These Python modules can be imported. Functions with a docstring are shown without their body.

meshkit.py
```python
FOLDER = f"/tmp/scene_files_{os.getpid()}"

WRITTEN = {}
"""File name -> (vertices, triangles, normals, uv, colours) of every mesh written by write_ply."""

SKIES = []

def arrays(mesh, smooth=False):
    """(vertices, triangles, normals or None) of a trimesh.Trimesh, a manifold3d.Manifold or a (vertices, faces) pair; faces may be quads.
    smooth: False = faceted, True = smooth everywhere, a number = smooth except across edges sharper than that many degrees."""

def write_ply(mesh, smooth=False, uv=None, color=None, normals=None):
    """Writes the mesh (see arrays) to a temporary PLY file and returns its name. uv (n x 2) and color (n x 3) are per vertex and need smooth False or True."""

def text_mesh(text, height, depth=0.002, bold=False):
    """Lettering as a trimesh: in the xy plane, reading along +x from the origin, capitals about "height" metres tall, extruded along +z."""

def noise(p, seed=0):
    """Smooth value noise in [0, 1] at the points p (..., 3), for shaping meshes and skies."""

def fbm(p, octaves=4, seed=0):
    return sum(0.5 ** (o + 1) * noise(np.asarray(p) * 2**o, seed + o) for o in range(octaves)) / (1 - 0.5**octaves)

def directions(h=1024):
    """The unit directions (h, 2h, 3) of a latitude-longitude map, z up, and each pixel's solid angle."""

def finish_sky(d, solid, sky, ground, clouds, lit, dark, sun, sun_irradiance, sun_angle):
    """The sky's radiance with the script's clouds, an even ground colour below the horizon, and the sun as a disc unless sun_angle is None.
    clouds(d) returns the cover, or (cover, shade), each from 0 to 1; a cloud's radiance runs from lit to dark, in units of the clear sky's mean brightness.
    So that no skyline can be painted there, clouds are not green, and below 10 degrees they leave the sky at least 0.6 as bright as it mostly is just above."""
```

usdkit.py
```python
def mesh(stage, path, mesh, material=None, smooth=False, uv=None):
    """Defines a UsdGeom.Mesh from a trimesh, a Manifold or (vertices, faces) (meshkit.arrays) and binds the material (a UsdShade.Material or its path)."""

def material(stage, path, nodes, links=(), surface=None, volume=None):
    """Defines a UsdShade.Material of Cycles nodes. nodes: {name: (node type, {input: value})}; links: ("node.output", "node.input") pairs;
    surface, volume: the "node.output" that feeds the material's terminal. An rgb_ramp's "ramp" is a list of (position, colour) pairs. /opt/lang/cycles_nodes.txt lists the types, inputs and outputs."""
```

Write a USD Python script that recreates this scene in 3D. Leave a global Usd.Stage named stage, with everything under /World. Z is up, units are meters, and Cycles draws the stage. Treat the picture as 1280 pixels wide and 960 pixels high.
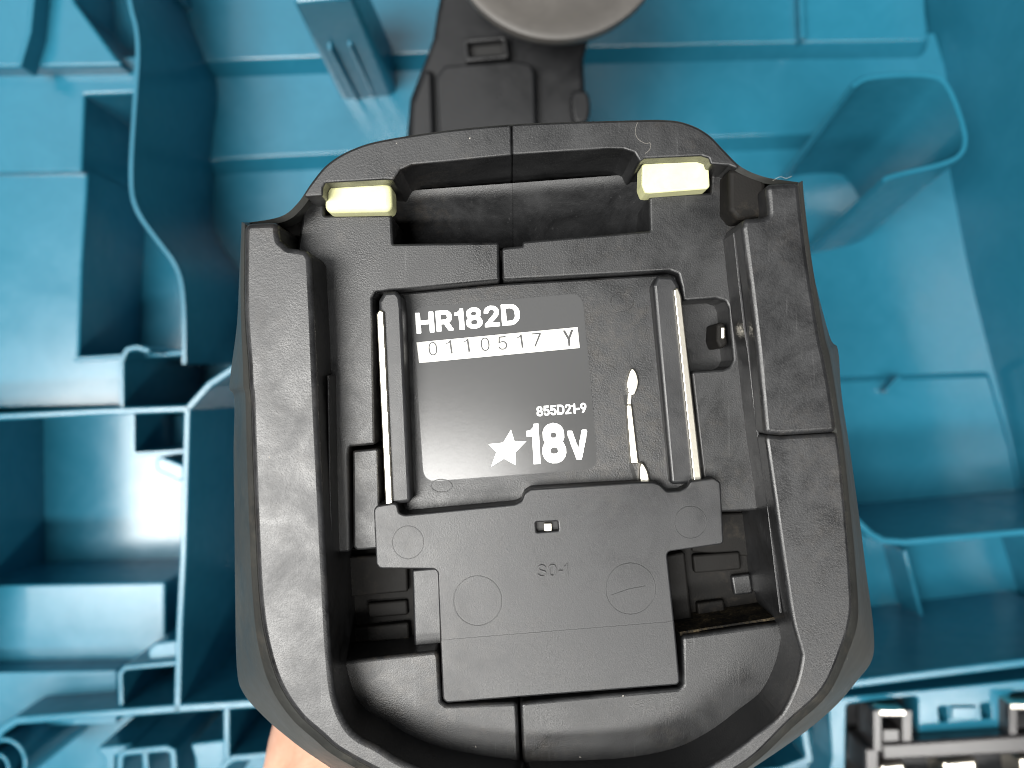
import math, random
import numpy as np, trimesh, mapbox_earcut, manifold3d
import usdkit, meshkit
from shapely.geometry import Polygon, LineString, MultiPolygon, Point
from shapely.ops import unary_union
from shapely.geometry.polygon import orient
from shapely import affinity
from pxr import Usd, UsdGeom, UsdLux, UsdShade, Gf, Sdf

random.seed(7)
RNG = np.random.default_rng(7)
stage = Usd.Stage.CreateInMemory()
UsdGeom.SetStageUpAxis(stage, 'Z')
UsdGeom.SetStageMetersPerUnit(stage, 1.0)
UsdGeom.Xform.Define(stage, '/World')

# ------------------------------------------------------------------ camera, lamps, exposure
H = 0.40                      # camera height above the table, looking straight down into the case
F = 1065.0                    # focal length in photograph pixels
APER = 6.0
cam = UsdGeom.Camera.Define(stage, '/World/camera')
cam.CreateHorizontalApertureAttr(APER)
cam.CreateVerticalApertureAttr(APER * 0.75)
cam.CreateFocalLengthAttr(APER * F / 1280.0)
cam.CreateFocusDistanceAttr(0.110)
cam.CreateFStopAttr(4.3)
cam.CreateClippingRangeAttr(Gf.Vec2f(0.005, 20))
cam.AddTranslateOp().Set(Gf.Vec3d(0, 0, H))
cam.CreateExposureAttr(-0.12)

def rect_light(name, pos, target, w, h, intensity, color):
    l = UsdLux.RectLight.Define(stage, '/World/' + name)
    l.CreateWidthAttr(w); l.CreateHeightAttr(h)
    l.CreateIntensityAttr(intensity); l.CreateColorAttr(Gf.Vec3f(*color))
    m = Gf.Matrix4d().SetLookAt(Gf.Vec3d(*pos), Gf.Vec3d(*target), Gf.Vec3d(0, 1, 0)).GetInverse()
    l.AddTransformOp().Set(m)
    return l

rect_light('window_lamp', (-0.60, -0.215, 1.75), (-0.10, 0.0, 0.1), 0.86, 0.52, 38.0, (1.0, 0.985, 0.95))
rect_light('tube_lamp', (0.10, -0.76, 1.75), (0.03, 0.0, 0.1), 2.0, 0.15, 34.0, (1.0, 0.985, 0.95))
rect_light('ceiling_lamp', (-0.9, 1.2, 3.2), (-0.5, 0.5, 0.2), 2.6, 1.7, 1.8, (0.97, 0.99, 1.0))
dome = UsdLux.DomeLight.Define(stage, '/World/room_light')
dome.CreateIntensityAttr(0.02)
dome.CreateColorAttr(Gf.Vec3f(0.93, 0.97, 1.0))

# ------------------------------------------------------------------ helpers
def W(px, py, d):
    """the point of the place that lies at depth d under the camera and shows at photograph pixel (px, py)"""
    return ((px - 640.0) / F * d, (480.0 - py) / F * d)

def P(pts, d, r=0.0):
    """polygon from pixel corners on the level at depth d, corners rounded by r pixels"""
    p = Polygon([W(x, y, d) for x, y in pts]).buffer(0)
    return rnd(p, r * d / F) if r else p

def rnd(p, r):
    q = p.buffer(-r, quad_segs=5).buffer(2 * r, quad_segs=5).buffer(-r, quad_segs=5)
    return q.simplify(r * 0.02) if not q.is_empty else p

def polys(g):
    return [x for x in getattr(g, 'geoms', [g]) if x.geom_type == 'Polygon' and x.area > 1e-10]

def _clean(c, tol):
    c = np.asarray(c)[:-1, :2]
    keep = np.linalg.norm(c - np.roll(c, 1, axis=0), axis=1) > tol
    return c[keep]

def _inset(c, dist):
    e = np.roll(c, -1, 0) - c
    n = np.stack([-e[:, 1], e[:, 0]], 1)
    n /= np.maximum(np.linalg.norm(n, axis=1, keepdims=True), 1e-12)
    a, b = np.roll(n, 1, 0), n
    m = a + b
    s = np.maximum((m * m).sum(1, keepdims=True), 0.6)
    return c + m * (2.0 / s) * dist

def prism(poly, ztop, zbot, bevel=0.0, seg=3, draft=0.0, bottom=True):
    """polygon standing from zbot to ztop, its upper edge rounded by bevel, its foot wider by draft"""
    V, T = [], []
    base = 0
    want = bevel
    for g in polys(poly):
        bevel = want
        while bevel:
            q = g.buffer(-bevel * 1.15, quad_segs=6).buffer(bevel * 1.15, quad_segs=6)
            if q.geom_type == 'Polygon' and q.area > 0.93 * g.area:
                q = orient(q.simplify(1e-6))
                ins = Polygon(_inset(_clean(q.exterior.coords, 1e-5), bevel), [_inset(_clean(h.coords, 1e-5), bevel) for h in q.interiors])
                if ins.is_valid: g = q; break
            bevel = bevel * 0.7 if bevel > 4e-5 else 0.0
        g = orient(g)
        rings = [_clean(r.coords, 1e-5) for r in [g.exterior, *g.interiors]]
        rings = [r for r in rings if len(r) >= 3]
        steps = [(-draft, zbot), (0.0, ztop - bevel)]
        if bevel:
            steps += [(bevel * (1 - math.cos(a)), ztop - bevel + bevel * math.sin(a)) for a in np.linspace(0, math.pi / 2, seg + 1)[1:]]
        top, low = [], []
        for c in rings:
            n = len(c)
            idx = []
            for off, z in steps:
                q = _inset(c, off)
                V.append(np.column_stack([q, np.full(n, z)]))
                idx.append(base + np.arange(n)); base += n
            for a, b in zip(idx[:-1], idx[1:]):
                an, bn = np.roll(a, -1), np.roll(b, -1)
                T.append(np.column_stack([a, an, bn])); T.append(np.column_stack([a, bn, b]))
            top.append((_inset(c, steps[-1][0]), idx[-1])); low.append((_inset(c, steps[0][0]), idx[0]))
        for group, flip in ((top, False), (low, True)):
            if flip and not bottom: continue
            pts = np.vstack([q for q, _ in group]); ids = np.concatenate([i for _, i in group])
            ends = np.cumsum([len(q) for q, _ in group]).astype(np.uint32)
            t = mapbox_earcut.triangulate_float64(pts, ends).reshape(-1, 3)
            a, b, c_ = pts[t[:, 0]], pts[t[:, 1]], pts[t[:, 2]]
            cr = (b[:, 0] - a[:, 0]) * (c_[:, 1] - a[:, 1]) - (b[:, 1] - a[:, 1]) * (c_[:, 0] - a[:, 0])
            t = np.where((cr < 0)[:, None], t[:, ::-1], t)[np.abs(cr) > 1e-13]
            V.append(np.vstack(V)[ids] if not isinstance(ids, slice) else None)
            T.append((t[:, ::-1] if flip else t) + base); base += len(ids)
    return trimesh.Trimesh(np.vstack(V), np.vstack(T), process=False)

def slab(pts, d, dbot, r=0, bevel=0.0, draft=0.0, cut=None, seg=3):
    p = P(pts, d, r)
    if cut is not None: p = p.difference(cut)
    return prism(p, H - d, H - dbot, bevel, seg, draft)

def wall(path, d, dbot, px=8.0, bevel=None, draft=0.0004, closed=False, join=1):
    """a thin moulded wall whose rim follows the pixel path at depth d"""
    if bevel is None: bevel = px * d / F * 0.40
    q = [W(x, y, d) for x, y in path]
    if closed: q.append(q[0])
    p = LineString(q).buffer(px * d / F / 2, cap_style=1, join_style=join, quad_segs=5)
    return prism(rnd(p, 0.0004), H - d, H - dbot, bevel, 3, draft)

def lean_wall(top, bot, d, dbot, px=8.0):
    """a thin wall between a rim path and a foot path (draft as moulded)"""
    def res(path, dd, n=60):
        ls = LineString([W(x, y, dd) for x, y in path])
        s = rnd_line(ls)
        return np.array([s.interpolate(t, normalized=True).coords[0] for t in np.linspace(0, 1, n)])
    def rnd_line(ls):
        c = np.array(ls.coords)
        for _ in range(2):
            q = [c[0]]
            for a, b in zip(c[:-1], c[1:]): q += [a * .75 + b * .25, a * .25 + b * .75]
            q.append(c[-1]); c = np.array(q)
        return LineString(c)
    a, b = res(top, d), res(bot, dbot)
    n = len(a)
    def off(c, w):
        t = np.gradient(c, axis=0); t /= np.linalg.norm(t, axis=1, keepdims=True)
        nn = np.stack([-t[:, 1], t[:, 0]], 1)
        return c + nn * w, c - nn * w
    w = px * d / F / 2
    r0 = [off(b, w * 1.2), off(a, w)]
    rows = [np.column_stack([r0[0][0], np.full(n, H - dbot)]), np.column_stack([r0[1][0], np.full(n, H - d - w * .6)]),
            np.column_stack([a + (r0[1][0] - a) * .6, np.full(n, H - d)]), np.column_stack([a + (r0[1][1] - a) * .6, np.full(n, H - d)]),
            np.column_stack([r0[1][1], np.full(n, H - d - w * .6)]), np.column_stack([r0[0][1], np.full(n, H - dbot)])]
    V = np.vstack(rows); T = []
    for i in range(len(rows)):
        j = (i + 1) % len(rows)
        for k in range(n - 1):
            A, B, C, D = i * n + k, i * n + k + 1, j * n + k + 1, j * n + k
            T += [[A, B, C], [A, C, D]]
    for k in (0, n - 1):
        ids = [i * n + k for i in range(len(rows))]
        for i in range(1, len(ids) - 1): T.append([ids[0], ids[i], ids[i + 1]] if k else [ids[0], ids[i + 1], ids[i]])
    m = trimesh.Trimesh(V, T, process=False)
    if m.volume < 0: m.invert()
    return m

def box(x0, y0, x1, y1, d, dbot, bevel=0.0004, r=2):
    return slab([(x0, y0), (x1, y0), (x1, y1), (x0, y1)], d, dbot, r, bevel)

def cat(*ms): return trimesh.util.concatenate([m for m in ms])

USED = {}
def numbered(parent, name):
    k = (parent, name); USED[k] = USED.get(k, -1) + 1
    return name if USED[k] == 0 else f'{name}_{USED[k]:03d}'
def path_of(parent): return '/World' if parent is None else (parent if isinstance(parent, str) else str(parent.GetPath()))
def obj(name, mesh, mat, parent=None, smooth=35, label=None):
    pp = path_of(parent)
    m = usdkit.mesh(stage, pp + '/' + numbered(pp, name), mesh, M[mat], smooth=smooth)
    pr = m.GetPrim()
    if label: pr.SetCustomDataByKey('label', label)
    return pr
def tag(pr, label=None, cat_=None, group=None, kind=None):
    for k, v in (('label', label), ('category', cat_), ('group', group), ('kind', kind)):
        if v: pr.SetCustomDataByKey(k, v)
    return pr
def thing(name, label, cat_):
    x = UsdGeom.Xform.Define(stage, '/World/' + numbered('/World', name)).GetPrim()
    return tag(x, label, cat_)

# ------------------------------------------------------------------ materials
M = {}
UsdGeom.Scope.Define(stage, '/World/Looks')
def plastic(name, col, col2, rough, spec=0.5, grain=2600.0, bump=0.00002, blotch=90.0, rvar=0.10, dust=None, dust_amt=0.0, scratch=0.0, coat=0.0):
    nodes = {
        'g': ('geometry', {}),
        'n1': ('noise_texture', {'scale': grain, 'detail': 3.0, 'roughness': 0.6}),
        'n2': ('noise_texture', {'scale': blotch, 'detail': 9.0, 'roughness': 0.72, 'distortion': 0.4}),
        'bump': ('bump', {'strength': 0.6, 'distance': bump}),
        'mr': ('map_range', {'from_min': 0.3, 'from_max': 0.7, 'to_min': rough - rvar, 'to_max': rough + rvar}),
        'ramp': ('rgb_ramp', {'ramp': [(0.32, col), (0.68, col2)]}),
        'p': ('principled_bsdf', {'specular_ior_level': spec, 'coat_weight': coat, 'coat_roughness': 0.12}),
    }
    links = [('g.position', 'n1.vector'), ('g.position', 'n2.vector'), ('n1.fac', 'bump.height'), ('bump.normal', 'p.normal'),
             ('n2.fac', 'mr.value'), ('mr.result', 'p.roughness'), ('n2.fac', 'ramp.fac')]
    src = 'ramp.color'
    if dust is not None:
        nodes['n3'] = ('noise_texture', {'scale': 700.0, 'detail': 6.0, 'roughness': 0.75})
        nodes['n4'] = ('noise_texture', {'scale': 60.0, 'detail': 3.0})
        nodes['mul'] = ('math', {'math_type': 'multiply'})
        nodes['dm'] = ('map_range', {'from_min': 0.27, 'from_max': 0.50, 'to_min': 0.0, 'to_max': dust_amt})
        nodes['mix'] = ('mix_color', {'b': dust})
        links += [('g.position', 'n3.vector'), ('g.position', 'n4.vector'), ('n3.fac', 'mul.value1'), ('n4.fac', 'mul.value2'),
                  ('mul.value', 'dm.value'), ('dm.result', 'mix.fac'), (src, 'mix.a')]
        src = 'mix.result'
    if scratch:
        nodes['mp'] = ('mapping', {'scale': (2600.0, 120.0, 2600.0), 'rotation': (0, 0, 0.12)})
        nodes['ns'] = ('noise_texture', {'scale': 1.0, 'detail': 1.0})
        nodes['sr'] = ('map_range', {'from_min': 0.70, 'from_max': 0.76, 'to_min': 0.0, 'to_max': scratch})
        nodes['smix'] = ('mix_color', {'b': (0.22, 0.22, 0.22)})
        links += [('g.position', 'mp.vector'), ('mp.vector', 'ns.vector'), ('ns.fac', 'sr.value'), ('sr.result', 'smix.fac'), (src, 'smix.a')]
        src = 'smix.result'
    links.append((src, 'p.base_color'))
    M[name] = usdkit.material(stage, '/World/Looks/' + name, nodes, links, surface='p.BSDF')
def simple(name, col, rough, metallic=0.0, bump=0.4, **kw):
    M[name] = usdkit.material(stage, '/World/Looks/' + name, {
        'g': ('geometry', {}), 'n': ('noise_texture', {'scale': 1500.0, 'detail': 3.0}), 'b': ('bump', {'strength': bump, 'distance': 0.00002}),
        'p': ('principled_bsdf', {'base_color': col, 'roughness': rough, 'metallic': metallic, **kw})},
        [('g.position', 'n.vector'), ('n.fac', 'b.height'), ('b.normal', 'p.normal')], surface='p.BSDF')

DUST = (0.16, 0.13, 0.095)
plastic('black_plastic', (0.005, 0.0052, 0.0056), (0.021, 0.0215, 0.0225), 0.40, grain=5200, bump=0.00005, blotch=130, rvar=0.14, dust=DUST, dust_amt=0.16, scratch=0.05)
plastic('rail_plastic', (0.007, 0.0072, 0.0078), (0.024, 0.0245, 0.026), 0.38, grain=5200, bump=0.00005, blotch=170, rvar=0.13, dust=DUST, dust_amt=0.10, scratch=0.10)
plastic('flank_plastic', (0.014, 0.0145, 0.014), (0.030, 0.031, 0.028), 0.45, grain=4600, bump=0.00004, dust=DUST, dust_amt=0.20)
plastic('pocket_plastic', (0.006, 0.0058, 0.0055), (0.011, 0.010, 0.009), 0.65, spec=0.15, grain=4600, bump=0.00005, dust=DUST, dust_amt=0.22)
plastic('cover_plastic', (0.010, 0.0104, 0.0114), (0.019, 0.0195, 0.021), 0.38, grain=7500, bump=0.00003, dust=DUST, dust_amt=0.08)
plastic('body_plastic', (0.005, 0.0055, 0.0065), (0.011, 0.0115, 0.013), 0.46, spec=0.4, grain=1400, bump=0.00006)
plastic('cap_rubber', (0.070, 0.065, 0.060), (0.095, 0.088, 0.080), 0.5, grain=900, bump=0.0001, blotch=50)
plastic('teal_plastic', (0.015, 0.138, 0.212), (0.020, 0.160, 0.245), 0.21, grain=1800, bump=0.00003, blotch=35, rvar=0.06)
plastic('bumper_rubber', (0.66, 0.66, 0.34), (0.72, 0.72, 0.42), 0.42, grain=1800, bump=0.00002, blotch=300)
plastic('skin', (0.62, 0.33, 0.22), (0.72, 0.42, 0.30), 0.48, grain=1100, bump=0.00012, blotch=160)
simple('tinned_metal', (0.93, 0.88, 0.76), 0.28, 1.0)
simple('latch_plastic', (0.035, 0.033, 0.034), 0.24, 0.0, specular_ior_level=0.6)
simple('bright_steel', (0.92, 0.86, 0.74), 0.25, 1.0)
simple('dark_slot', (0.006, 0.006, 0.006), 0.6)
simple('sticker_film', (0.050, 0.050, 0.050), 0.19, bump=0.1, specular_ior_level=0.5)
simple('white_ink', (0.86, 0.86, 0.85), 0.3)
simple('silver_ink', (0.68, 0.67, 0.63), 0.32)
simple('black_ink', (0.03, 0.03, 0.03), 0.4)
simple('lint', (0.30, 0.28, 0.25), 0.8)
plastic('dust_clump', (0.05, 0.04, 0.028), (0.12, 0.095, 0.06), 0.9, grain=2500, bump=0.0003, blotch=900)
plastic('scuff', (0.03, 0.027, 0.02), (0.07, 0.06, 0.045), 0.8)
plastic('table_laminate', (0.30, 0.29, 0.27), (0.36, 0.35, 0.33), 0.5)

# ------------------------------------------------------------------ the surface
tb = obj('table', trimesh.creation.box((1.6, 1.2, 0.03), trimesh.transformations.translation_matrix((0, 0, -0.015))), 'table_laminate')
tag(tb, kind='structure')

# ------------------------------------------------------------------ the carrying case
case = thing('carrying_case', 'open teal moulded plastic tool case filling the background behind the black tool', 'tool case')
D0 = 0.385          # depth of the case floor
RIM = 0.305         # depth of the rims
TE = 'teal_plastic'
obj('floor', slab([(-420, -420), (1500, -420), (1500, 1120), (-420, 1120)], D0, 0.396, 0, 0), TE, case)
# stepped floor at the back: each level is a moulded plate
obj('back_step', slab([(-420, -420), (1128, -420), (1160, 52), (1000, 54), (740, 60), (300, 76), (165, 82), (-420, 92)], 0.3685, D0, 6, 0.0016, draft=0.008), TE, case)
obj('middle_step', slab([(-420, 60), (1170, 40), (1208, 164), (1005, 169), (700, 180), (290, 200), (165, 212), (-420, 222)], 0.377, D0, 4, 0.0012, draft=0.004), TE, case)
hollow = P([(88, -60), (92, 0), (146, 74), (158, 78), (172, 78), (176, -60)], 0.318, 3)
obj('left_shelf', slab([(-420, -420), (176, -420), (176, 82), (-420, 90)], 0.318, D0, 2, 0.0010, draft=0.0, cut=hollow), TE, case)
obj('hollow_floor', slab([(60, -80), (200, -80), (200, 90), (60, 90)], 0.352, D0), TE, case)
pocket_cut = P([(111, 122), (176, 120), (240, 300), (240, 441), (96, 449), (100, 330), (106, 240)], 0.330, 1)
obj('left_shelf', slab([(-420, 70), (172, 70), (166, 214), (-420, 222)], 0.3270, D0, 2, 0.0010, cut=pocket_cut), TE, case)
obj('left_shelf', slab([(-420, 205), (160, 205), (160, 508), (-420, 518)], 0.3315, D0, 2, 0.0010, cut=pocket_cut), TE, case)

# walls of the compartments
obj('curved_wall', lean_wall([(158, -60), (160, 0), (174, 48), (168, 130), (162, 225), (168, 262), (196, 300), (224, 336), (230, 380), (230, 455)],
                             [(230, -60), (238, 10), (282, 95), (270, 180), (262, 262), (268, 300), (290, 330), (312, 362), (318, 400), (318, 455)], RIM, D0, 7), TE, case)
obj('pocket_wall', wall([(94, 449), (228, 441)], 0.3245, D0, 6), TE, case)
obj('post_wall', wall([(152, 514), (152, 450), (158, 437), (170, 434), (184, 438)], 0.309, D0, 6), TE, case)
obj('divider_wall', wall([(-320, 537), (0, 521), (120, 515), (234, 511), (229, 690), (224, 786), (221, 888)], RIM, D0, 8), TE, case)
obj('divider_wall', wall([(234, 511), (262, 480), (300, 455), (420, 420), (560, 410)], RIM, D0, 8), TE, case)
obj('corner_pocket', cat(wall([(166, 518), (166, 568), (232, 564)], 0.307, D0, 5), box(166, 518, 230, 564, 0.34, D0)), TE, case)
obj('corner_pocket', cat(wall([(151, 886), (150, 842), (156, 835), (222, 829)], 0.308, D0, 6)), TE, case)
lug = lambda pts, d: slab(pts, d, D0, 5, 0.001)
obj('lug', lug([(194, 575), (200, 570), (230, 582), (230, 604), (196, 588)], 0.312), 'teal_plastic', case)
obj('lug', lug([(185, 812), (194, 804), (224, 800), (224, 824), (186, 826)], 0.312), 'teal_plastic', case)
obj('left_plateau', slab([(-320, 738), (206, 728), (206, 835), (-320, 845)], 0.338, D0, 3, 0.0008), TE, case)
obj('left_ledge', slab([(-320, 846), (146, 838), (146, 905), (-320, 915)], 0.325, 0.338, 3, 0.0006), TE, case)
# outer walls
obj('outer_wall', wall([(-118, 520), (-112, 960)], 0.300, D0, 9), TE, case)
obj('front_wall', wall([(-90, 990), (-15, 935), (2, 912), (20, 901), (130, 893), (222, 886), (330, 879), (620, 868), (1000, 858), (1060, 856), (1170, 842), (1420, 812)], RIM, D0, 10, 0.0009), TE, case)
obj('outer_wall', lean_wall([(1300, -300), (1340, 40), (1400, 320), (1430, 450), (1475, 600), (1495, 860)],
                            [(1120, -300), (1165, 60), (1210, 320), (1243, 450), (1282, 600), (1300, 860)], RIM, D0, 9), TE, case)
obj('back_wall', wall([(-100, -300), (1260, -330)], 0.300, D0, 9), TE, case)
obj('wall_fillet', lean_wall([(1225, 150), (1262, 330), (1296, 470), (1340, 640)], [(1200, 215), (1216, 330), (1246, 460), (1288, 620)], 0.366, D0, 8), TE, case)
# tube-like holder at the right
obj('holder_channel', lean_wall([(1066, 108), (1084, 95), (1165, 92), (1186, 104), (1208, 165), (1206, 190), (1186, 204), (1112, 220), (1104, 226)],
                                [(976, 226), (990, 215), (1048, 212), (1064, 222), (1088, 268), (1086, 290), (1070, 302), (1010, 314), (1004, 318)], RIM, D0, 7), TE, case)
# block with two fins at the back
blk = slab([(364, -60), (438, -62), (440, -2), (367, 4)], 0.288, D0, 3, 0.001, draft=0.003)
obj('back_block', blk, TE, case)
obj('fin', wall([(405, 0), (412, 60)], 0.320, D0, 5), TE, case)
obj('fin', wall([(432, 0), (437, 55)], 0.320, D0, 5), TE, case)
obj('fin', wall([(44, -40), (36, 40), (24, 80)], 0.309, 0.3185, 6), TE, case)
obj('floor_rib', wall([(1000, -60), (1004, 45)], 0.362, D0, 6), TE, case)
# right side
obj('right_wall', wall([(1010, 560), (1060, 640), (1088, 667), (1104, 676), (1130, 678), (1280, 665), (1440, 650)], RIM, D0, 8), TE, case)
obj('floor_rib', wall([(1110, 488), (1124, 473)], 0.376, D0, 6), TE, case)
obj('right_step', slab([(900, 482), (1118, 474), (1235, 470), (1262, 560), (1275, 630), (900, 640)], 0.3825, D0, 4, 0.001, draft=0.002), TE, case)
obj('floor_rib', wall([(1132, 690), (1164, 815)], 0.365, D0, 5), TE, case)
obj('floor_rib', wall([(1276, 640), (1330, 815)], 0.365, D0, 5), TE, case)
obj('right_ledge', slab([(1080, 778), (1300, 762), (1440, 758), (1440, 850), (1080, 860)], 0.372, D0, 4, 0.001), TE, case)

# front side with latch openings
hole1 = P([(1058, 880), (1148, 870), (1150, 980), (1056, 985)], 0.311, 6)
hole2 = P([(1262, 866), (1380, 854), (1380, 980), (1260, 985)], 0.311, 6)
slot1 = P([(1173, 884), (1184, 883), (1186, 902), (1175, 903)], 0.311, 1)
slot2 = P([(1226, 880), (1238, 879), (1240, 898), (1228, 899)], 0.311, 1)
tongue_gap = P([(1140, 928), (1270, 920), (1270, 990), (1140, 990)], 0.311, 0)
fp = P([(1036, 880), (1050, 872), (1160, 862), (1420, 836), (1420, 1000), (1030, 1000), (1040, 950)], 0.311, 8)
fp = fp.difference(unary_union([hole1, hole2, slot1, slot2, tongue_gap]))
obj('latch_plate', prism(rnd(fp, 0.0006), H - 0.311, H - 0.330, 0.0009), TE, case)
obj('front_lip', wall([(1004, 905), (1012, 950), (975, 964), (900, 972)], RIM, D0, 9), TE, case)
obj('front_apron', slab([(-100, 905), (480, 880), (900, 890), (1420, 830), (1420, 1150), (-100, 1150)], 0.352, D0, 4, 0.001), TE, case)
obj('latch_catch', cat(box(1190, 884, 1222, 900, 0.3095, 0.33, 0.0004, 1)), TE, case)
# left front latch seat
obj('front_rib', wall([(283, 885), (283, 948)], 0.308, D0, 8), TE, case)
obj('front_boss', wall([(342, 944), (292, 948), (280, 956), (276, 985)], 0.308, D0, 8), TE, case)
obj('latch_seat', slab([(122, 934), (170, 930), (158, 945), (144, 945), (142, 1000), (128, 1000), (130, 946), (122, 944)], 0.309, D0, 2, 0.0008), TE, case)
obj('latch_seat', slab([(238, 930), (282, 925), (280, 1000), (246, 1000), (244, 950)], 0.309, D0, 2, 0.0008), TE, case)
obj('latch_frame', wall([(148, 990), (150, 946), (156, 941), (208, 936), (216, 940), (219, 990)], 0.306, D0, 8), TE, case)
obj('latch_frame', wall([(181, 940), (183, 990)], 0.306, D0, 8), TE, case)
th = np.linspace(0, 2 * math.pi, 32)[:-1]
obj('hinge_boss', wall([(4 + 27 * math.cos(a), 955 + 30 * math.sin(a)) for a in th], 0.306, D0, 6, closed=True), TE, case)
obj('hinge_boss', wall([(-4 + 14 * math.cos(a), 962 + 18 * math.sin(a)) for a in th], 0.308, D0, 5, closed=True), TE, case)
# metal latch
obj('latch_body', slab([(1052,874),(1160,866),(1450,840),(1450,1010),(1050,1010)], 0.324, 0.351, 4, 0.001), 'body_plastic', case)
latch = obj('latch_bar', cat(slab([(1102, 930), (1290, 918), (1420, 910), (1420, 936), (1290, 942), (1104, 951)], 0.303, 0.309, 3, 0.0010)), 'latch_plastic', case)
obj('latch_hook', cat(box(1092, 888, 1138, 896, 0.305, 0.320), box(1092, 888, 1102, 940, 0.304, 0.318), box(1128, 888, 1140, 930, 0.304, 0.318), box(1104, 912, 1124, 932, 0.3045, 0.318)), 'latch_plastic', case)
obj('latch_hook', cat(box(1262, 880, 1310, 888, 0.305, 0.320), box(1262, 880, 1272, 925, 0.304, 0.318)), 'latch_plastic', case)
obj('latch_hook', cat(box(1082, 935, 1100, 975, 0.304, 0.320, 0.001, 4)), 'latch_plastic', case)
for x, y in ((1100, 888), (1264, 880)): obj('latch_pin', box(x, y, x + 32, y + 6, 0.3035, 0.312, 0.0008, 2), 'bright_steel', case)
for x0, x1 in ((1100, 1132), (1178, 1222), (1274, 1316)):
    obj('latch_link', slab([(x0, 956 - (x0 - 1100) * .05), (x1, 954 - (x1 - 1100) * .05), (x1 + 3, 985), (x0 + 3, 985)], 0.304, 0.316, 2, 0.0014), 'bright_steel', case)

# ------------------------------------------------------------------ the cordless hammer held over the case
tool = thing('rotary_hammer', 'black cordless rotary hammer held foot up, battery terminals and rating sticker facing the viewer', 'power tool')
BP, RP, PP = 'black_plastic', 'rail_plastic', 'pocket_plastic'

def catmull(pts, n=6, closed=False):
    p = np.array(pts, float); out = []
    m = len(p)
    for i in range(m if closed else m - 1):
        a, b, c, e = (p[(i - 1) % m], p[i], p[(i + 1) % m], p[(i + 2) % m]) if closed else (p[max(i - 1, 0)], p[i], p[i + 1], p[min(i + 2, m - 1)])
        for t in np.arange(n) / n:
            out.append(0.5 * (2 * b + (c - a) * t + (2 * a - 5 * b + 4 * c - e) * t * t + (3 * b - a - 3 * c + e) * t ** 3))
    if not closed: out.append(p[-1])
    return np.array(out)

side_pairs = [(305,279,303,281),(304,340,300,345),(305,400,297,405),(309,455,289,462),(310,482,287,486),(312,497,293,499),(314,560,292,565),(317,640,293,650),(322,740,294,745),(330,800,296,835),
    (346,853,304,866),(371,893,327,893),(400,920,354,917),(430,944,396,948),(500,978,480,1000),(580,997,570,1035),(660,1004,660,1045),(780,1000,790,1030),(880,980,890,990),(936,952,943,957),
    (985,905,1005,915),(1030,862,1046,880),(1055,806,1072,850),(1065,768,1090,825),(1065,733,1092,790),(1061,675,1083,720),(1058,640,1074,650),(1050,560,1062,565),(1040,490,1051,492),(1032,446,1047,437),(1026,418,1036,420),(1012,330,1014,335),(1003,260,1005,262),(1000,228,1002,227)]
top_curve = [(1000,228),(985,226),(955,221),(927,209),(905,188),(885,168),(860,155),(830,150),(770,151),(700,153),(639,155.5),(560,163),(480,175),(440,187),(410,205),(390,228),(372,254),(350,271),(305,279)]
sp = catmull(side_pairs, 5)
DR = 0.102
tc = catmull(top_curve, 5)[1:-1]
loop_top = [W(a, b, DR + 0.0002) for a, b in sp[:, :2]] + [W(a, b, 0.1051) for a, b in tc]
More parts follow.
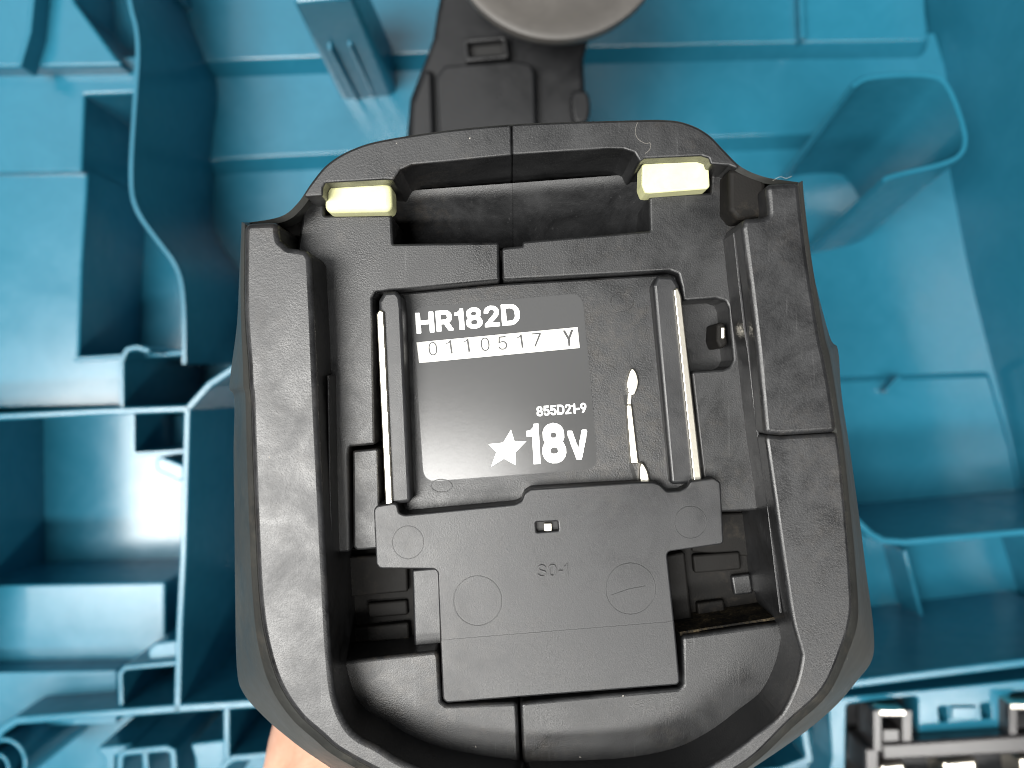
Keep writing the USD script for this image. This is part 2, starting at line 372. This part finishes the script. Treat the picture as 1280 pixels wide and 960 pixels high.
loop_out = [W(a, b, 0.117) for a, b in sp[:, 2:]] + [tuple(np.array(W(a, b, 0.1051)) * 1.004) for a, b in tc]
z_top = [H - DR - 0.00055] * len(sp) + [H - 0.1051] * len(tc)
z_out = [H - 0.117] * len(sp) + [H - 0.108] * len(tc)
A, B = np.array(loop_top), np.array(loop_out)
n = len(A)
ctr = np.array(W(660, 560, 0.12))
Ain = ctr + (A - ctr) * .985
lv = [np.column_stack([Ain, np.array(z_top) - .0006]), np.column_stack([A, z_top]), np.column_stack([A + (B - A) * .12, np.array(z_top) - .0006]), np.column_stack([A + (B - A) * .93, np.array(z_top) + (np.array(z_out) - z_top) * .9]), np.column_stack([B, z_out]),
      np.column_stack([B, np.full(n, H - 0.126)]), np.column_stack([ctr + (B - ctr) * .93, np.full(n, H - 0.131)])]
V = np.vstack(lv); T = []
for i in range(len(lv) - 1):
    for k in range(n):
        k2 = (k + 1) % n
        T += [[i * n + k, (i + 1) * n + k, (i + 1) * n + k2], [i * n + k, (i + 1) * n + k2, i * n + k2]]
last = (len(lv) - 1) * n
t = mapbox_earcut.triangulate_float64(lv[-1][:, :2].copy(), np.array([n], np.uint32)).reshape(-1, 3) + last
fl = trimesh.Trimesh(V, np.vstack([T, t]), process=False)
cen = fl.triangles_center - np.array([ctr[0], ctr[1], H - 0.118])
if (np.einsum('ij,ij->i', fl.face_normals, cen) > 0).mean() < 0.5: fl.invert()
obj('foot_shell', fl, 'flank_plastic', tool, smooth=30)

outline_px = np.vstack([sp[:, :2], tc])
foot_poly = Polygon([W(a, b, 0.106) for a, b in outline_px]).buffer(0)
obj('base_plate', prism(foot_poly.buffer(-0.0006), H - 0.1265, H - 0.1285, 0), PP, tool)

# side rails round the opening, one on each moulded half
inner_l = [(350,277),(348,288),(350,300),(360,309),(374,311),(384,313),(389,322),(393,400),(398,520),(404,640),(410,760),(414,825),(421,876),(440,914),(475,935),(505,953),(562,973),(659,988)]
outer_l = [(a, b) for a, b, *_ in side_pairs[:16]]
lrail = Polygon([W(a, b, DR) for a, b in list(catmull(outer_l, 5)) + [(659, 1004.5)] + list(catmull(inner_l[6:], 6))[::-1] + inner_l[:6][::-1]]).buffer(0)
obj('side_rail', prism(rnd(lrail, 0.00022), H - DR, H - 0.1270, 0.0007), RP, tool)
inner_r = [(957,230),(959,250),(960,268),(955,271),(930,273),(927,284),(938,370),(946,440),(955,538)]
inner_r2 = [(955.5,540),(967,620),(977,690),(990,775),(1000,812),(1001,826),(993,858),(975,893),(946,917),(904,948),(855,971),(780,984),(661,988)]
outer_r = [(a, b) for a, b, *_ in side_pairs[17:]]
co = list(catmull(outer_r, 5))
rrail = Polygon([W(a, b, DR) for a, b in [(661, 1004.5)] + co + inner_r + list(catmull(inner_r2, 6))]).buffer(0)
seam = LineString([W(940, 541, DR), W(975, 545, DR), W(1060, 540, DR)]).buffer(0.000015)
rr = polys(rrail.difference(seam))
rr = [g for g in rr if g.area > 1e-6]
obj('side_rail', cat(*[prism(rnd(g, 0.00022), H - DR, H - 0.1270, 0.00065) for g in rr]), RP, tool)

# top band above the trough, in two halves
obj('top_band', slab(list(catmull([(372,254),(390,228),(410,205),(440,187),(480,175),(560,163),(639.4,155.5)], 5)) + [(639.8,194),(560,202),(515,206),(501,212),(492,225),(480,224.5),(407,228.5),(404,234),(403.5,245),(381,246)], 0.1045, 0.1270, 1.5, 0.00025), BP, tool)
obj('top_band', slab([(640.4,193.5),(640.0,155.2)] + list(catmull([(700,153),(770,151),(830,150),(860,155),(885,168),(905,188),(927,209),(955,221)], 5)) + [(952,223),(926,213),(911.5,207),(888,205),(886,198),(877,195),(806,198),(800,203),(793,191),(780,186.5),(760,186)], 0.1045, 0.1270, 1.5, 0.00025), BP, tool)
# corner gussets beside the rails
obj('corner_gusset', slab([(352,274),(372,256),(382,246),(388,262),(384,300),(366,303),(354,296)], 0.1115, 0.1270, 4, 0.0006), PP, tool)
obj('corner_gusset', slab([(911,207),(926,212),(956,224),(958,232),(958,270),(922,275),(911,262)], 0.1056, 0.1270, 4, 0.0006), PP, tool)
# trough: sloping floor
def ramp(pts_d):
    q = [(*W(x, y, d), H - d) for x, y, d in pts_d]
    lowz = H - 0.1238
    lo = [(x, y, lowz) for x, y, _ in q]
    hull = trimesh.convex.convex_hull(np.array(q + lo)); return hull
obj('trough_floor', cat(ramp([(488, 240, 0.1165), (640.6, 229, 0.1165), (640.8, 246, 0.1170), (488, 256, 0.1170), (641, 310, 0.1235), (486, 312, 0.1235)])), BP, tool)
obj('trough_floor', cat(ramp([(641, 229, 0.1165), (815, 216, 0.1165), (815, 232, 0.1170), (641.2, 246, 0.1170), (820, 300, 0.1235), (641.5, 310, 0.1235)])), BP, tool)
# upper floor in two halves
fl_l = [(382,247),(404.5,247),(405.5,268.8),(490,268.2),(491.5,304.5),(650,302.2),(650,305),(624,306.5),(624.5,350.5),(500,362),(470,365),(466,372),(469,556),(437,558.5),(436,566),(437.5,690),(370,694),(360,500),(368,330)]
obj('floor_panel', slab(fl_l, 0.1102, 0.1270, 1.2, 0.00035), BP, tool)
rec = P([(840,378),(858,376),(896,373.5),(907,377),(911,386),(916,450),(912,458),(904,461.5),(870,463.5),(840,464)], 0.1102, 3)
fl_r = [(653,301.5),(812,288),(811.5,247),(816,243.5),(888,240.5),(889,207),(914,207),(940,330),(960,560),(975,637),(880,641),(879,600),(852,360),(848,343),(838,339),(628,350),(627.5,309.5),(653,307)]
obj('floor_panel', slab(fl_r, 0.1102, 0.1270, 1.2, 0.00035, cut=rec), BP, tool)
obj('recess_floor', slab([(845,372),(920,368),(935,468),(845,470)], 0.1165, 0.1270), BP, tool)
obj('contact_pin', cat(slab([(896,404),(906,402),(910,430),(900,438),(895,425)], 0.1106, 0.1165, 3, 0.0004), ), PP, tool)
obj('pin_tip', box(901, 408, 907, 424, 0.1103, 0.1112, 0.0002, 1), 'tinned_metal', tool)
obj('side_panel', slab([(440.5,563),(473,560),(476,686),(446,688),(441.5,684)], 0.1106, 0.1270, 2, 0.0003), BP, tool)
obj('side_panel_stop', slab([(860,642),(975,640),(985,700),(865,690)], 0.1176, 0.1270, 2, 0.0003), PP, tool)
# thin ridges at the foot of the rails
obj('floor_ridge', wall([(918,292),(924,350),(931,410),(936,440),(946,530),(951,566),(958,612),(968,700),(976,765)], 0.1053, 0.1270, 3.5, 0.00012, 0), RP, tool)
obj('floor_ridge', wall([(410,470),(412,600),(416,760),(419,812)], 0.1060, 0.1270, 2.5, 0.0001, 0), RP, tool)
# lower pockets with small blocks
obj('pocket_floor', slab([(398,688),(552,684),(554,814),(402,826)], 0.1182, 0.1268), PP, tool)
obj('pocket_floor', slab([(826,640),(988,634),(996,778),(842,794)], 0.1182, 0.1268), PP, tool)
obj('pocket_block', slab([(515,712),(550,709),(553,806),(518,809)], 0.1132, 0.1270, 1, 0.0003), 'cover_plastic', tool)
obj('pocket_block', slab([(832,694),(856,690),(866,786),(842,792)], 0.1160, 0.1270, 1, 0.0003), PP, tool)
obj('pocket_step', slab([(405,697),(509,692),(510,740),(438,746),(434,752),(436,780),(442,785),(511,778),(512,800),(405,806)], 0.1168, 0.1270, 2, 0.0003), PP, tool)
obj('pocket_step', slab([(459,754),(509,750),(510,769),(460,773)], 0.1174, 0.1270, 2, 0.0003), PP, tool)
obj('pocket_step', slab([(866,694),(925,690),(927,712),(868,717)], 0.1170, 0.1270, 2, 0.0003), PP, tool)
obj('pocket_step', slab([(914,720),(938,717),(942,742),(918,745)], 0.1173, 0.1270, 2, 0.0003), BP, tool)
obj('pocket_step', slab([(871,754),(905,750),(908,772),(873,776)], 0.1170, 0.1270, 2, 0.0003), PP, tool)
# front panels, two halves
obj('front_panel', slab([(405,832),(432,826),(546,813.5),(549,820),(552,876),(558,881),(647,877.8),(652.5,990),(560,985),(490,965),(440,930),(408,880)], 0.1098, 0.1270, 1.5, 0.0005), BP, tool)
obj('front_panel', slab([(852,795),(985,777),(1006,800),(1012,830),(1000,870),(960,920),(900,965),(800,990),(655,992),(650,877.6),(848,860),(853,856)], 0.1098, 0.1270, 1.5, 0.0005), BP, tool)

# terminal block
TBD = 0.1122
TC = W(640, 490, TBD)
def tilt(m):
    v = np.array(m.vertices); v[:, 2] += 0.058 * (v[:, 0] - TC[0]) - 0.055 * (v[:, 1] - TC[1])
    return trimesh.Trimesh(v, m.faces, process=False)
obj('terminal_plate', tilt(slab([(474,367),(630,353.5),(836,342.5),(845,346),(850,365),(877,605),(800,625),(660,640),(497,650),(484,645)], TBD, 0.1270, 2, 0.0003)), BP, tool)
def rib(polytop, d, dd):
    return slab(polytop, d, dd, 3, 0.0005)
obj('terminal_rib', rib([(473,376),(480,364.5),(495,363.5),(501,370),(503,385),(514,628),(485,632),(474,395)], 0.1088, TBD + .0020), 'cover_plastic', tool)
obj('terminal_rib', rib([(816,356),(823,344),(842,345),(849,356),(852,372),(876,604),(838,606)], 0.1090, TBD + .0020), 'cover_plastic', tool)
obj('electrode_strip', slab([(470.5,392),(474,387),(480,389),(491.5,640),(482,641)], 0.1083, TBD, 1, 0.0002), 'tinned_metal', tool)
obj('electrode_strip', slab([(842,362),(848,359),(852,370),(879,612),(868,614)], 0.1085, TBD, 1, 0.0002), 'tinned_metal', tool)
clip = cat(slab(list(catmull([(788,461),(794,465),(797,478),(793,491),(786,494),(782.5,478)], 4, True)), 0.1113, TBD + .0002, 0, 0.0002),
           slab([(781.5,505),(789,505),(797,578),(786,579)], 0.1115, TBD + .0002, 1, 0.0002),
           slab([(784,490),(788,490),(787,508),(783,508)], 0.1118, TBD + .0002),
           slab(list(catmull([(799,577),(804,580),(809,592),(809,604),(800,606),(797,590)], 4, True)), 0.1110, TBD + .0002, 0, 0.0002))
obj('contact_clip', tilt(clip), 'tinned_metal', tool)
obj('clip_slot', tilt(slab([(778,494),(783,494),(786,506),(789,580),(796,604),(792,604),(785,582),(780,508)], TBD - .00006, TBD + .0002)), 'dark_slot', tool)
def ring(cx, cy, rx, ry, d, w=1.2, h=0.00008):
    a = [W(cx + rx * math.cos(t), cy + ry * math.sin(t), d) for t in np.linspace(0, 2 * math.pi, 49)[:-1]]
    return prism(LineString(a + [a[0]]).buffer(w * d / F / 2), H - d + h, H - d - 0.0001, 0.00003, 2)
obj('mould_mark', tilt(ring(552, 607, 13, 8, TBD)), BP, tool)
obj('mould_mark', tilt(ring(777, 378, 14, 12, TBD, 1.0, .00005)), BP, tool)

# T-shaped cover
CD = 0.1078
slot = P([(670,653),(697,652),(698,663),(671,665)], CD, 1)
cov = [(467,637),(471,632),(493,628.5),(497,631),(499,641),(506,643.5),(644,630),(652,626),(656,616),(664,611),(800,602.5),(818,602.5),(826,606),(834,614),(850,613),(858,609),(864,601),(893,597.5),(901,603),(905,680),(834,690),(843,776),(550.3,800.4),(547,716),(543,712),(474,711),(470,705)]
low = [(550.4,801.2),(843.2,776.8),(850,852),(847,856.5),(558,879),(553.5,874)]
whole = rnd(P(cov, CD).buffer(0.00006).union(P(low, CD).buffer(0.00006)).buffer(-0.00006), 5 * CD / F).difference(slot)
cover = obj('terminal_cover', prism(whole, H - CD, H - 0.1225, 0.0005, 4), 'cover_plastic', tool)
obj('cover_seam', wall([(552.5, 800.3), (700, 788.5), (841.5, 777.3)], CD - 0.00003, CD + 0.0003, 0.9, 0.00001, 0), 'cover_plastic', cover)
obj('cover_slot', slab([(666,649),(702,648),(702,668),(666,669)], CD + .0008, CD + .0012), 'dark_slot', cover)
obj('contact_tip', box(680, 654, 690, 664, CD + .0002, CD + .001, 0.0001, 1), 'tinned_metal', cover)
for cx, cy, rx, ry in ((510,678,19.5,20.5),(597,751,30,31),(788,736,31,32),(863,653,20,20)):
    obj('mould_mark', ring(cx, cy, rx, ry, CD, 1.0, 0.00003), 'cover_plastic', cover)
obj('mould_mark', cat(wall([(765,744),(785,737),(806,733)], CD - .00005, CD + .0001, 1.2, 0.00002, 0)), 'cover_plastic', cover)

# yellow rubber bumpers
for pts in ([(406,234),(411,229.5),(480,225.5),(489.5,232),(490.3,262),(487,264),(410,265.5),(405.5,260)], [(802.5,206),(808,201),(877,195.5),(886,202),(887.5,233),(884,236),(812,241.5),(806,241),(802,231)]):
    obj('bumper', slab(pts, 0.1074, 0.1115, 3, 0.0008, seg=5), 'bumper_rubber', tool)

# rating sticker and its print
SD = TBD - 0.00006
st = obj('rating_sticker', tilt(slab([(513.5,383.5),(728,366),(746.5,585),(529.5,602.5)], SD, TBD + .0001, 14, 0)), 'sticker_film', tool)
obj('sticker_edge', tilt(prism(P([(513.5,383.5),(728,366),(746.5,585),(529.5,602.5)], SD, 14).boundary.buffer(0.00004), H - SD + .00001, H - SD - .00004)), 'cover_plastic', st)
ONE_BOLD = Polygon([(.20, 0), (.45, 0), (.45, 1), (.28, 1), (.24, .91), (.15, .85), (0, .83), (0, .69), (.20, .69)])
ONE_THIN = Polygon([(.24, 0), (.33, 0), (.33, 1), (.26, 1), (.20, .88), (.06, .80), (.06, .73), (.24, .82)])
def glyphs(text, bold, fat=0.0):
    out, x = [], 0.0
    for ch in text:
        if ch == '1':
            p = ONE_BOLD if bold else ONE_THIN
        else:
            m = meshkit.text_mesh(ch, 1.0, 0.1, bold=bold)
            up = m.face_normals[:, 2] > 0.9
            p = unary_union([Polygon(tr[:, :2]).buffer(1e-5) for tr in m.triangles[up]])
            if fat: p = p.buffer(fat)
            if ch in '-': p = affinity.scale(p, 0.8, 1.0)
            h0, h1 = p.bounds[1], p.bounds[3]
            if ch not in '-v': p = affinity.scale(affinity.translate(p, 0, -h0), 1, 1 / (h1 - h0), origin=(0, 0))
        p = affinity.translate(p, x - p.bounds[0], 0)
        x = p.bounds[2] + (0.09 if bold else 0.14)
        out.append(p)
    return unary_union(out)
def letters(text, p0, p1, hpx, d, lift, bold=True, fat=0.0, shear=0.0, tilted=True):
    g = glyphs(text, bold, fat)
    x0, y0, x1, y1 = g.bounds
    a, b = np.array(W(*p0, d)), np.array(W(*p1, d))
    u = (b - a); L = np.linalg.norm(u); u /= L
    v = np.array([-u[1], u[0]])
    s, hh = L / (x1 - x0), hpx * d / F / (y1 - y0)
    g = affinity.translate(g, -x0, -y0)
    g = affinity.affine_transform(g, [u[0] * s, v[0] * hh + shear * u[0] * hh, u[1] * s, v[1] * hh + shear * u[1] * hh, a[0], a[1]])
    m = prism(g, H - d + lift, H - d - .00003)
    return tilt(m) if tilted else m
LD, LI = SD, 0.00003
obj('lettering', letters('HR182D', (519.5, 417), (651, 405), 27, LD, LI, True, 0.028), 'white_ink', st)
strip = obj('serial_strip', tilt(slab([(519.5,427.5),(722,409),(724.5,435),(523,453.5)], SD - .00003, SD + .00002)), 'silver_ink', st)
for ch, x, y in (('0', 541, 444), ('1', 562, 442), ('1', 584, 440), ('0', 607, 438.5), ('5', 629, 437), ('1', 651, 435), ('7', 672, 433)):
    w = 3.5 if ch == '1' else 5.5
    obj('lettering', letters(ch, (x - w, y + .5), (x + w, y - .5), 17, SD - .00003, LI, False, -0.012), 'black_ink', st)
obj('lettering', letters('Y', (705, 433), (718, 432), 20, SD - .00003, LI, True, 0.0), 'black_ink', st)
obj('lettering', letters('855D21-9', (671, 520.5), (733, 515.5), 12.5, LD, LI, True, 0.02), 'white_ink', st)
obj('lettering', letters('18', (660, 580), (708, 577.5), 50, LD, LI, True, 0.055), 'white_ink', st)
obj('lettering', letters('V', (711, 575), (736, 573), 37, LD, LI, True, 0.05), 'white_ink', st)
obj('star', tilt(slab([(638.7,537),(643,551),(658,551),(645,564.5),(644.5,581),(630,573),(614,583),(620.5,565),(610.6,555),(629,553)], LD - LI, LD + .00003)), 'white_ink', st)
obj('moulded_lettering', letters('S0-1', (672, 722), (710, 720), 16, CD, 0.00022, False, 0.02, tilted=False), 'cover_plastic', cover)

# dirt and lint that lies on it
def speck(x, y, d, r, k=1.0, ang=0.0):
    s = trimesh.creation.icosphere(0, 1.0); s.apply_scale((r * k, r, r * .5))
    s.apply_transform(trimesh.transformations.rotation_matrix(ang, (0, 0, 1)))
    s.apply_translation((*W(x, y, d), H - d)); return s
sps = []
for _ in range(28):
    x, y = RNG.uniform(310, 1060), RNG.uniform(170, 950)
    if 405 < x < 925 and 300 < y < 870: d = 0.1101 if (x < 465 or x > 885) and y < 560 else (CD if (560 < x < 840 and y > 650) else None)
    elif x < 385 and y > 330 and x > 330 and y < 840: d = DR
    elif 960 + (y - 300) * .08 < x < 1010 + (y - 300) * .07 and 300 < y < 800: d = DR
    elif 420 < x < 860 and 165 < y < 185: d = 0.1045
    elif 500 < x < 800 and 885 < y < 950: d = 0.1097
    else: d = None
    if d: sps.append(speck(x, y, d, RNG.uniform(.4, 1.1) * d / F, RNG.uniform(1, 2.5), RNG.uniform(0, 3)))
dl = obj('dust_specks', cat(*sps), 'lint', tool)
dl.SetCustomDataByKey('kind', 'stuff')
M['dirt'] = usdkit.material(stage, '/World/Looks/dirt', {
    'g': ('geometry', {}), 'n': ('noise_texture', {'scale': 2200.0, 'detail': 6.0, 'roughness': 0.7}), 'n2': ('noise_texture', {'scale': 300.0, 'detail': 3.0}),
    'm': ('math', {'math_type': 'multiply'}), 'r': ('rgb_ramp', {'ramp': [(0.20, (0.008, 0.0075, 0.007)), (0.30, (0.035, 0.028, 0.018)), (0.40, (0.11, 0.085, 0.05))]}),
    'b': ('bump', {'strength': 0.8, 'distance': 0.0003}), 'p': ('principled_bsdf', {'roughness': 0.9, 'specular_ior_level': 0.1})},
    [('g.position', 'n.vector'), ('g.position', 'n2.vector'), ('n.fac', 'm.value1'), ('n2.fac', 'm.value2'), ('m.value', 'r.fac'), ('n.fac', 'b.height'),
     ('r.color', 'p.base_color'), ('b.normal', 'p.normal')], surface='p.BSDF')
obj('dirt_line', slab([(849,790),(900,782),(940,776),(984,769),(986,773),(930,780.5),(880,788),(850,795)], 0.1106, 0.1270, 1, 0.0003), 'dirt', tool)
obj('dirt_line', slab([(430,812),(546,799),(548,806),(432,820)], 0.1150, 0.1270, 1, 0.0004), 'dirt', tool)
def fibre(pts, d, r):
    c = catmull(pts, 6); q = np.array([[*W(a, b, d), H - d + r * .6] for a, b in c])
    return trimesh.creation.sweep_polygon(Point(0, 0).buffer(r, quad_segs=2), q, engine='earcut')
obj('lint_fibre', fibre([(797,153),(794,163),(797,173),(806,179),(813,179),(812,187),(806,192)], 0.1045, 0.000016), 'lint', tool)
obj('lint_fibre', fibre([(966,226),(975,221),(983,223),(990,220)], 0.1018, 0.000018), 'lint', tool)
obj('lint_fibre', fibre([(418,690),(421,696),(425,700)], 0.112, 0.00005), 'dust_clump', tool)

# grip and motor body further down
def hull_chain(js, edge=None):
    ms = []
    for (a, ra), (b, rb) in zip(js[:-1], js[1:]):
        sa = trimesh.creation.icosphere(2, ra); sa.apply_translation(a)
        sb = trimesh.creation.icosphere(2, rb); sb.apply_translation(b)
        ms.append(manifold3d.Manifold.hull_points(np.vstack([sa.vertices, sb.vertices])))
    return ms
def w3(x, y, d): return (*W(x, y, d), H - d)
def man_mesh(m, iters=8, edge=0.004):
    m = m.refine_to_length(edge)
    q = m.to_mesh(); tm = trimesh.Trimesh(q.vert_properties[:, :3], q.tri_verts)
    trimesh.smoothing.filter_taubin(tm, iterations=iters); return tm
g = manifold3d.Manifold.batch_boolean(hull_chain([(w3(665, 520, 0.142), 0.021), (w3(650, 420, 0.19), 0.019), (w3(645, 330, 0.25), 0.020), (w3(635, 200, 0.335), 0.020)]), manifold3d.OpType.Add)
obj('grip', man_mesh(g), 'body_plastic', tool, smooth=True)
DB = 0.285
body = slab([(504,260),(508,165),(512,122),(530,76),(541,46),(546,12),(556,-40),(580,-190),(770,-190),(752,-30),(740,30),(730,72),(732,120),(735,165),(735,260)], DB, 0.345, 5, 0.0028, seg=4)
obj('motor_body', body, 'body_plastic', tool)
obj('body_side', slab([(556,82),(646,76),(664,80),(668,92),(672,230),(552,232),(545,96)], 0.279, DB + .004, 6, 0.0015), 'body_plastic', tool)
obj('body_side', slab([(514,128),(532,82),(541,86),(546,230),(508,230)], 0.282, DB + .004, 4, 0.0015), 'body_plastic', tool)
obj('mode_window', prism(P([(578,48),(632,43),(636,72),(582,77)], 0.279, 3).difference(P([(584,53),(628,49),(631,68),(586,71)], 0.279, 2)), H - 0.279, H - 0.287, 0.0006), 'cover_plastic', tool)
obj('mode_window', slab([(584,53),(628,49),(631,68),(586,71)], 0.2835, 0.287, 1), 'dark_slot', tool)
obj('side_knob', slab(list(catmull([(714,118),(728,112),(736,118),(738,136),(734,150),(718,152)], 4, True)), 0.280, 0.30, 0, 0.0015), 'body_plastic', tool)
# round cap seen from above, a shallow dish with a rolled rim
Rc = 142 * 0.245 / F
prof = [(0.0001, -0.004), (Rc * .5, -0.0034), (Rc * .82, -0.0012), (Rc * .93, 0.0), (Rc * .985, -0.0006), (Rc, -0.0025), (Rc * .985, -0.0055), (Rc * .8, -0.011), (Rc * .5, -0.014), (0.0001, -0.014)]
cap = trimesh.creation.revolve(np.array(prof)[::-1], sections=72)
if cap.volume < 0: cap.invert()
cap.apply_translation(w3(697, -92, 0.245))
obj('end_cap', cap, 'cap_rubber', tool, smooth=40)
neck = trimesh.creation.cylinder(0.022, 0.04, sections=40); neck.apply_translation(w3(690, -92, 0.276))
obj('cap_neck', neck, 'body_plastic', tool)

# ------------------------------------------------------------------ the hand that holds it
def hand_mesh():
    add = []
    palm_pts = [(w3(420, 1010, 0.160), .012), (w3(520, 1050, 0.165), .014), (w3(700, 1055, 0.168), .014), (w3(850, 1010, 0.166), .012)]
    knk = [(w3(455, 800, 0.178), .0105), (w3(560, 770, 0.182), .0105), (w3(670, 765, 0.184), .0105), (w3(775, 790, 0.184), .0098)]
    pts = []
    for c, r in palm_pts + knk:
        s = trimesh.creation.icosphere(2, r); s.apply_translation(c); pts.append(s.vertices)
    add.append(manifold3d.Manifold.hull_points(np.vstack(pts)))
    # wrist and forearm leave the picture at the bottom
    add += hull_chain([(w3(610, 1060, 0.166), .026), (w3(620, 1320, 0.170), .027), (w3(660, 1800, 0.185), .036)])
    # four fingers curl up round the grip
    lens = (.040, .044, .041, .033)
    for (c, r), L in zip(knk, lens):
        c = np.array(c)
        d1 = np.array([0.10 * (1 if c[0] < 0 else -1), .92, -.35]); d1 /= np.linalg.norm(d1)
        j1 = c + d1 * L
        d2 = np.array([0.25 * (1 if c[0] < 0 else -1), .45, .70]); d2 /= np.linalg.norm(d2)
        d2 = np.array([d2[0], d2[1], -abs(d2[2])])
        j2 = j1 + d2 * L * .62
        d3 = np.array([0.1, -.25, -.95])
        j3 = j2 + d3 / np.linalg.norm(d3) * L * .5
        add += hull_chain([(c, r), (j1, r * .9), (j2, r * .82), (j3, r * .72)])
    # thumb leaves the side of the palm
    t0 = np.array(w3(420, 960, 0.168)); t1 = np.array(w3(430, 860, 0.178)); t2 = np.array(w3(470, 740, 0.172)); t3 = np.array(w3(520, 640, 0.168))
    add += hull_chain([(t0, .014), (t1, .0125), (t2, .0105), (t3, .009)])
    m = manifold3d.Manifold.batch_boolean(add, manifold3d.OpType.Add)
    return man_mesh(m, 12, 0.003)
hand = obj('person', hand_mesh(), 'skin', None, smooth=True)
tag(hand, 'bare hand of a person gripping the tool from below, skin showing under its foot', 'person')
